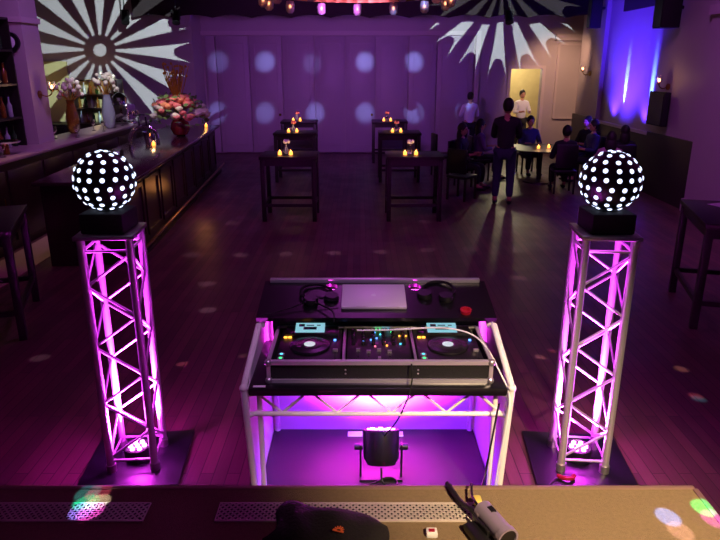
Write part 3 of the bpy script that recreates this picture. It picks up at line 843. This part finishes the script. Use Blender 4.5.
MB().span((-.16,-.205,0),(.16,.2,.09),bev=.005).build('chassis', M['black'], mx)
for r in range(5):
    for c_ in range(6):
        x = -.13+c_*.052; y = .165-r*.042
        k_ = MB().lathe([(.010,.09),(.009,.106),(.006,.108)],(x,y,0),n=12).build('knob', M['jog'], mx)
for c_ in range(4):
    x = -.104+c_*.052
    MB().box((x,-.1,.091),(.006,.09,.003)).build('fader_slot', M['blackmat'], mx)
    MB().box((x,-.08-.02*(c_%2),.098),(.02,.012,.014)).build('fader_cap', M['alum2'], mx)
MB().box((0,-.178,.098),(.014,.02,.014)).build('crossfader', M['alum2'], mx)
lights = [(-.02,.186,'green'),(0,.186,'green'),(.02,.186,'cyan'),(.045,.186,'cyan'),(.06,.15,'green'),(.1,.10,'orange'),(.115,.10,'orange'),(.135,.10,'orange'),(-.05,.05,'blue'),(.02,.02,'pinkled'),(-.09,.03,'blue'),(.03,-.02,'orange'),(-.03,-.03,'pinkled'),(.07,.06,'orange'),(.1,.0,'cyan'),(-.02,.07,'blue'),(.0,.12,'cyan'),(-.03,.145,'blue')]
for x,y,m in lights: MB().box((x+.012,y,.094),(.009,.007,.006)).build('indicator_light', M[m], mx)

# laptop on shelf
def on_shelf(name, x, v, label, cat, rz=0):
    e = empty(name, shelf_pt(x,v), label, cat); e.rotation_euler = (TILT,0,rz); return e
lp = on_shelf('laptop', -.01, .20, 'closed silver laptop lying on the upper booth shelf', 'laptop')
MB().box((0,0,.009),(.35,.24,.018),bev=.005).build('body', M['silver'], lp)
g = MB()
pts = []
for k in range(24):
    a = 2*PI*k/24; r = .014*(1-.22*max(0,math.sin(a))**6-.12*max(0,-math.sin(a))**8)*(1-.25*max(0,math.cos(a-.1))**10)
    pts.append((-r*math.cos(a)*-1, r*math.sin(a)))
g.prism(pts,.0181,.0186); g.prism([(0,.016),(.005,.018),(.007,.025),(.002,.023)],.0181,.0186)
g.build('logo', M['whitep'], lp)
# headphones
def headphones(x, v, rz, label):
    h = on_shelf('headphones', x, v, label, 'headphones', rz)
    MB().path([(-.075,.03,.012),(-.095,.08,.012),(-.05,.16,.012),(.05,.16,.012),(.095,.08,.012),(.075,.03,.012)],.008).build('headband', M['black'], h)
    for s in (-1,1):
        MB().tube((s*.06,-.005,.012),(s*.06,-.005,.032),.042,.036,n=22).build('ear_cup', M['black'], h)
        MB().tube((s*.06,-.005,.0),(s*.06,-.005,.012),.038,n=22).build('ear_pad', M['blackmat'], h)
    return h
headphones(-.30,.17,.4,'black headphones lying left of the laptop on the upper shelf')
headphones(.33,.2,-.3,'black headphones lying right of the laptop on the upper shelf')
cp = on_shelf('red_cup', .475, .05, 'small round red-rimmed cup on the right of the upper shelf', 'cup')
MB().lathe([(.026,0),(.03,.016),(.031,.02),(.022,.02),(.02,.006)],n=24).build('cup_body', M['redring'], cp)
cb = MB().path([shelf_pt(-.22,.2,.02),shelf_pt(-.35,.28,.03),shelf_pt(-.42,.2,.03),shelf_pt(-.3,.1,.02),shelf_pt(-.22,.02,.03),shelf_pt(-.22,-.04,.0)],.004).build('laptop_cable', M['cable'])
tag(cb,'thin dark cable looping left of the laptop down to the decks','cable')
cb = MB().path([shelf_pt(-.2,.13,.02),shelf_pt(-.32,.14,.04),shelf_pt(-.40,.10,.02),shelf_pt(-.52,.04,.01),shelf_pt(-.6,.01,.01)],.003).build('headphone_cable', M['jog'])
tag(cb,'grey headphone cable running to the left end of the upper shelf','cable')
cb = MB().path([(BX-.1,3.09,1.17),(BX+.1,3.05,1.19),(BX+.35,3.07,1.20),(BX+.50,3.0,1.19),(BX+.565,2.9,1.13),(BX+.6,2.8,1.06),(BX+.635,2.72,1.0),(BX+.62,2.70,.85),(BX+.60,2.74,.55),(BX+.59,2.74,.3)],.0045).build('power_cable', M['whitep'])
tag(cb,'white cable running over the right deck and down the booth leg','cable')
cb = MB().path([(BX+.16,2.76,1.14),(BX+.165,2.74,1.1),(BX+.16,2.73,1.04),(BX+.14,2.70,.98),(BX+.10,2.8,.8),(BX+.04,2.98,.6)],.004).build('deck_cable', M['cable'])
tag(cb,'black cable hanging from the flight case over the table edge','cable')

# par light on the lower board
pl_ = empty('floor_par_light', (BX+.03,3.02,.325), 'black LED par light standing on the lower board inside the booth', 'stage light')
aim = Vector((0,.45,.9)).normalized(); qa = aim.to_track_quat('Z','Y'); c0 = Vector((0,0,.19))
MB().lathe([(.03,-.1),(.075,-.095),(.095,-.06),(.1,.09),(.093,.095),(.088,.085)],c0,n=28,q=qa).build('housing', M['black'], pl_)
for k in range(13):
    if k == 0: x=y=0
    elif k < 5: a=k*PI/2; x,y=.03*math.cos(a),.03*math.sin(a)
    else: a=k*PI/4; x,y=.065*math.cos(a),.065*math.sin(a)
    p0 = c0 + qa @ Vector((x,y,.084)); MB().tube(p0, p0+aim*.012,.013,n=10).build('led_lens', M['ledm'], pl_)
MB().box((-.112,0,.11),(.01,.04,.2)).box((.112,0,.11),(.01,.04,.2)).box((0,0,.006),(.234,.1,.012)).build('bracket', M['black'], pl_)
for s in (-1,1): MB().tube((s*.1,0,.19),(s*.145,0,.19),.018).build('knob', M['black'], pl_)
MB().box(c0+Vector((0,-.085,-.035)),(.04,.006,.03)).build('power_socket', M['whitep'], pl_)
MB().path([c0+Vector((.0,-.07,-.09)),(0,-.13,.05),(.05,-.12,.012),(.1,-.08,.01),(.05,-.02,.02),(-.06,-.09,.01)],.006).build('power_lead', M['cable'], pl_)

# ------------------------------------------------------------------ stage front
SZ = .9; SY = 2.14; SX = 1.315
stg = wallbox('floor_stage', (-4.5,-1,0), (SX,SY,SZ), M['carpet']); 
st2 = struct(MB().box(((SX-4.5)/2,SY+.008,SZ-.03),(SX+4.5+.02,.024,.07),bev=.006).box((SX+.008,(SY-1)/2,SZ-.03),(.024,SY+1,.07),bev=.006).build('trim_20', M['stageedge']))
def grille(x0,x1,label):
    g = empty('floor_grille', ((x0+x1)/2,2.0,SZ), label, 'grille', group='perforated metal floor grilles')
    w_ = (x1-x0)/2
    MB().span((-w_,-.048,.0005),(w_,.048,.002)).build('recess', M['groove'], g, smooth=False)
    # perforated sheet: lattice of thin diagonal strips
    mb = MB(); n = int((x1-x0)/.024)
    for k in range(-5,n):
        for s in (1,-1):
            xa = -w_+k*.024; xb = xa+.096
            ya,yb = -.048*s,.048*s
            if xa < -w_: t=(-w_-xa)/.096; ya = ya+(yb-ya)*t; xa=-w_
            if xb > w_: t=(xb-w_)/.096; yb = yb-(yb-ya)*t; xb=w_
            if xb-xa < .005: continue
            mb.bar((xa,ya,.004),(xb,yb,.004),.0066,.003)
    mb.span((-w_,-.052,.0),(w_,-.046,.006)).span((-w_,.046,.0),(w_,.052,.006)).span((-w_-.004,-.052,0),(-w_,.052,.006)).span((w_,-.052,0),(w_+.004,.052,.006))
    mb.build('perforated_sheet', M['grille'], g, smooth=False)
grille(-1.75,-.80,'perforated metal grille set in the stage edge, at the left')
grille(-.53,.46,'perforated metal grille set in the stage edge, below the booth')

# black cap/bag with orange print on the stage
cpx = empty('cloth_bag', (-.12,1.88,SZ), 'black cloth bag with an orange print lying on the stage edge', 'bag', rz=R(-18))
mb = MB()
g0 = bmesh.ops.create_grid(mb.bm, x_segments=26, y_segments=14, size=.5)
for v in mb.bm.verts:
    x,y = v.co.x*.40, v.co.y*.22
    e = max(0,1-(abs(v.co.x)*2)**3)*max(0,1-(abs(v.co.y)*2)**3)
    v.co = Vector((x*(1+.1*math.sin(y*30)), y+.012*math.sin(x*22), .012+.05*e**.5+.009*math.sin(x*41+y*20)*e))
ext = bmesh.ops.extrude_face_region(mb.bm, geom=list(mb.bm.faces))
for v in [e for e in ext['geom'] if isinstance(e, bmesh.types.BMVert)]: v.co.z = .001+v.co.z*.02
mb.build('bag_body', M['cap'], cpx)
lg = MB()
for k in range(7):
    a = PI*k/6; lg.bar((.065+.007*math.cos(a),-.05+.006*math.sin(a),.078),(.065+.019*math.cos(a),-.05+.022*math.sin(a),.078),.0045,.002)
lg.box((.065,-.055,.078),(.04,.005,.002)); lg.build('printed_emblem', M['orangelogo'], cpx)
mb = MB().path([(.19,0,.02),(.26,-.04,.015),(.3,-.1,.01),(.36,-.14,.01)],.012); mb.build('strap', M['cap'], cpx)

# small silver pin spot lying on stage
ps = empty('pin_spotlight', (.475,1.90,SZ), 'small silver cylindrical spotlight lying on the stage edge', 'spotlight', rz=R(22))
MB().lathe([(.03,-.075),(.036,-.07),(.037,.07),(.041,.072),(.041,.095),(.034,.095),(.032,.07)],(0,0,.042),n=26,q=Vector((.0,-1,-.02)).to_track_quat('Z','Y')).build('barrel', M['pin'], ps)
MB().tube((0,-.088,.042),(0,-.09,.042),.033,n=24).build('lens', M['black'], ps)
MB().box((-.05,.0,.03),(.012,.1,.05),bev=.004).box((-.075,-.02,.02),(.05,.12,.035),bev=.01).build('bracket', M['black'], ps)
MB().box((.005,.02,.078),(.02,.03,.006)).build('label_plate', M['black'], ps)
cb = MB().path([(.43,1.93,SZ+.03),(.41,1.97,SZ+.04),(.38,2.03,SZ+.02),(.36,2.1,SZ+.02),(.345,2.15,SZ+.02)],.010).build('spotlight_cable', M['cable'])
tag(cb,'thick black cable from the silver spotlight over the stage edge, left one','cable')
cb = MB().path([(.45,1.95,SZ+.04),(.43,1.99,SZ+.05),(.425,2.06,SZ+.03),(.44,2.14,SZ+.04),(.445,2.2,SZ-.05),(.60,2.66,.50),(BX+.55,2.69,.75),(BX+.575,2.70,.96)],.005).build('thin_cable', M['cable'])
tag(cb,'thin black cable rising from the stage edge to the booth leg','cable')
o = MB().box((.443,2.03,SZ+.03),(.03,.04,.025),bev=.006).build('tape_bundle', M['yellow']); tag(o,'yellow tape wrapped on the cables at the stage edge','tape')
rb = empty('red_button_box', (.255,1.88,SZ), 'tiny box with a red light on the stage, left of the silver spotlight', 'box')
MB().box((0,0,.01),(.04,.035,.02),bev=.004).build('box_body', M['whitep'], rb)
MB().box((0,0,.021),(.02,.014,.004)).build('red_light', M['redring'], rb)
# red connector by the right truss base
rc = MB().path([(1.24,3.42,.04),(1.27,3.38,.05),(1.32,3.38,.05),(1.34,3.42,.04)],.014).build('red_plug', M['redring']); tag(rc,'red plug and short lead on the right tower base plate','plug')
cb = MB().path([(1.25,3.41,.04),(1.19,3.38,.034),(1.14,3.3,.03),(1.12,3.2,.02)],.005).build('tower_cable', M['cable']); tag(cb,'black cable running off the right tower base plate','cable')

# ------------------------------------------------------------------ lights
def spot(name, loc, tgt, energy, col, size, blend=.3, soft=.05):
    l = bpy.data.lights.new(name,'SPOT'); l.energy = energy; l.color = col; l.spot_size = R(size); l.spot_blend = blend; l.shadow_soft_size = soft
    o = bpy.data.objects.new(name,l); C.objects.link(o); o.location = loc
    o.rotation_euler = (Vector(tgt)-Vector(loc)).to_track_quat('-Z','Y').to_euler(); return o
def point(name, loc, e, col, soft=.2):
    l = bpy.data.lights.new(name,'POINT'); l.energy = e; l.color = col; l.shadow_soft_size = soft
    o = bpy.data.objects.new(name,l); C.objects.link(o); o.location = loc; return o
def gobo(name, loc, tgt, energy, col, radius, roll=0, n=16, center_hole=.12):
    d = (Vector(tgt)-Vector(loc)).length
    half = math.atan(radius/d)
    o = spot(name, loc, tgt, energy, col, math.degrees(half)*2.2, .0, .015)
    l = o.data; l.use_nodes = True; nt = l.node_tree; em = nt.nodes['Emission']
    tc = nt.nodes.new('ShaderNodeTexCoord'); sp = nt.nodes.new('ShaderNodeSeparateXYZ'); nt.links.new(tc.outputs['Normal'], sp.inputs[0])
    def mth(op, a, b=None):
        m = nt.nodes.new('ShaderNodeMath'); m.operation = op
        for i,v in enumerate((a,b)):
            if v is None: continue
            if isinstance(v,(int,float)): m.inputs[i].default_value = v
            else: nt.links.new(v, m.inputs[i])
        return m.outputs[0]
    z = mth('ABSOLUTE', sp.outputs[2])
    u = mth('DIVIDE', sp.outputs[0], z); v = mth('DIVIDE', sp.outputs[1], z)
    T = math.tan(half)
    u = mth('DIVIDE', u, T); v = mth('DIVIDE', v, T)
    r = mth('SQRT', mth('ADD', mth('MULTIPLY',u,u), mth('MULTIPLY',v,v)))
    a = mth('ADD', mth('ARCTAN2', v, u), roll)
    cs = mth('COSINE', mth('MULTIPLY', a, n))       # 1 on ray centre
    ray = mth('GREATER_THAN', cs, mth('SUBTRACT', .40, mth('MULTIPLY', r, .62)))
    # outer end of each ray: notched tip
    c1 = mth('ADD', mth('MULTIPLY', cs, .82), .18)
    i1 = mth('SUBTRACT', 1.0, c1)
    lim = mth('SUBTRACT', 1.0, mth('MULTIPLY', mth('SUBTRACT', 1.0, mth('MULTIPLY', i1, i1)), .2))
    inn = mth('LESS_THAN', r, lim)
    out = mth('GREATER_THAN', r, center_hole*1.35)
    dot = mth('LESS_THAN', r, center_hole*.55)
    msk = mth('MAXIMUM', mth('MULTIPLY', mth('MULTIPLY', ray, inn), out), dot)
    nt.links.new(msk, em.inputs['Strength'])
    return o
gobo('gobo_left', (-1.5,7.0,4.6), (-6.84,17.8,2.83), 6500, (.74,1,.95), 2.35, roll=.1)
gobo('gobo_right', (1.5,7.0,4.2), (3.87,18.9,4.45), 6500, (.74,1,.95), 2.3, roll=.0)
# soft blue-white dots on the doors from a multi-beam light
def wallpt(px, py, Y):
    u = (270-py)/640; fy = math.cos(TH)+u*math.sin(TH); fz = -math.sin(TH)+u*math.cos(TH); t = Y/fy
    return (t*(px-360)/640, Y, H+t*fz)
for px,py,e in ((218,62,.5),(265,62,1),(312,64,.25),(365,62,1),(414,62,1),(216,113,.9),(265,113,.8),(315,113,1),(365,113,1),(414,113,1),(466,112,.9)):
    spot('beam', (0,9,5.2), wallpt(px,py,18.85), 3600*e, (.30,.38,1), 3.6, .9, .02)
# faint dots on the floor
def floorpt(px, py, z=0):
    u = (270-py)/640; fy = math.cos(TH)+u*math.sin(TH); fz = -math.sin(TH)+u*math.cos(TH); t = (z-H)/fz
    return (t*(px-360)/640, t*fy, z)
for px,py,c_,e,sz in ((192,255,0,1,2.6),(241,255,0,1,2.6),(286,254,0,1,2.6),(334,253,0,1.2,2.6),(381,252,0,.8,2.6),(424,222,0,.5,2.6),(427,250,0,.8,2.6),(471,249,0,.8,2.6),(519,278,0,1.2,2.4),(519,250,0,.8,2.4),
                     (232,223,0,.7,2.6),(225,194,0,.6,3),(370,190,0,.7,3.2),(384,278,0,1,2.4),(430,277,0,1,2.4),(207,284,0,1,2.4),(208,310,0,1.2,2.2),(540,357,1,2.5,1.1),(553,351,2,2,1),(681,369,3,2.5,1.2),(696,396,2,4,.9),(699,399,4,4,.9),(40,358,0,1.2,1.6),(182,364,2,3,1.1),(243,356,1,1,1)):
    col = [(.8,.7,1),(1,.6,.5),(1,.25,.4),(1,.7,.5),(.1,.8,1)][c_]
    t = floorpt(px,py); spot('floor_dot', (0.0,7.0,5.3), t, 600*e, col, sz, .8, .01)
# coloured prism spots on the stage
for px,py,col,e,sz in ((86,503,(.0,1,.5),120,.7),(97,503,(1,1,.9),110,.8),(82,512,(.3,.2,1),160,.7),(90,513,(1,.1,.8),120,.6),(88,493,(.1,.7,1),60,.6),(98,493,(1,.15,.4),60,.5),
                       (668,517,(.15,.3,1),420,.8),(680,531,(1,.6,.6),110,.8),(704,508,(.02,1,.25),330,.6),(714,519,(.8,.1,1),200,.5)):
    t = floorpt(px,py,SZ); spot('prism_dot', (.5,5.0,5.3), t, 26*e, col, sz*.85, .4, .003)
# room washes (added soft purple spots without fixtures, filling in the ambient)
spot('wash_doors', (-.5,12.5,3.5), (-.6,18.9,2.5), 560, (.52,.14,.85), 100, .9, .4)
spot('wash_hall', (0,8,5.4), (0,8.5,0), 340, (.62,.08,.72), 140, 1, .5)
spot('wash_right', (3.2,7.5,5.3), (6.3,9.5,1.5), 440, (.6,.14,.85), 100, .9, .3)
spot('wash_bar', (-3.2,9,5.3), (-4.4,12,1.0), 260, (.6,.25,1), 90, .9, .3)
spot('wash_left', (-3.0,6,5.3), (-5.6,10,2.0), 120, (.75,.2,.8), 80, .9, .3)
spot('wash_booth', (.6,.5,5.0), (.1,3.1,1.1), 380, (.85,.45,1), 26, .9, .25)
spot('stage_warm', (1.7,-.6,3.9), (1.1,2.05,.9), 1900, (1,.72,.40), 38, 1, .1)
# blue uplights in the bay
for y in (13.7,15.4):
    spot('bay_uplight', (5.72,y,1.2), (5.95,y,3.4), 220, (.07,.02,1), 110, .9, .06)
spot('bay_wash', (4.9,14.7,.9), (5.95,14.7,3.2), 1500, (.07,.02,1), 90, .9, .2)  # added spot out in the hall, fills the whole bay with blue
for y in (13.55,14.9):
    spot('bay_streak', (5.76,y,1.0), (5.95,y,2.0), 2600, (.15,.40,1), 12, 1, .01)
# fabric light from the booth par
for dx in (0,):
    spot('booth_par', (BX+.03,3.10,.61), (BX+.03,3.505,.88), 800, (1,.03,.80), 128, .8, .06)
spot('board_violet_fill', (BX+.03,3.0,.92), (BX+.03,3.1,.3), 60, (.25,.02,1), 150, .7, .1)  # added violet spot shining down on the lower board, separate from the par
# service room lamp
point('service_lamp', (4.75,20.4,2.6), 95, (1,.86,.5), .15)
point('bar_cabinet_lamp', (-6.9,17.1,2.0), 4, (1,.7,.35), .05)
point('bar_panel_lamp', (-8.1,17.0,2.0), 3, (1,.75,.35), .05)
spot('back_bar_spot', (-4.4,11.5,3.6), (-5.0,13.2,1.4), 120, (.9,.9,1), 50, .8, .05)
spot('flower_spot', (-3.6,11.3,4.2), fb, 240, (1,.85,.7), 16, .8, .05)
spot('aisle_lamp', (-4.5,9.0,2.6), (-4.4,9.0,0), 25, (1,.62,.4), 60, .5, .1)
spot('warm_panel', (5.2,16.6,3.4), (5.6,18.9,1.9), 260, (1,.6,.35), 70, .9, .1)
point('bar_floor_warm', (-2.75,11.0,.5), 2.5, (1,.35,.1), .1)

w = bpy.data.worlds.new('world'); sc.world = w; w.use_nodes = True
w.node_tree.nodes['Background'].inputs[0].default_value = (.35,.12,.5,1)
w.node_tree.nodes['Background'].inputs[1].default_value = .05
sc.view_settings.view_transform = 'Standard'; sc.view_settings.look = 'None'; sc.view_settings.exposure = 0; sc.view_settings.gamma = 1
sc.view_settings.use_curve_mapping = False
sc.cycles.max_bounces = 8; sc.cycles.use_denoising = True
sc.cycles.sample_clamp_indirect = 4
sc.cycles.caustics_reflective = False; sc.cycles.caustics_refractive = False
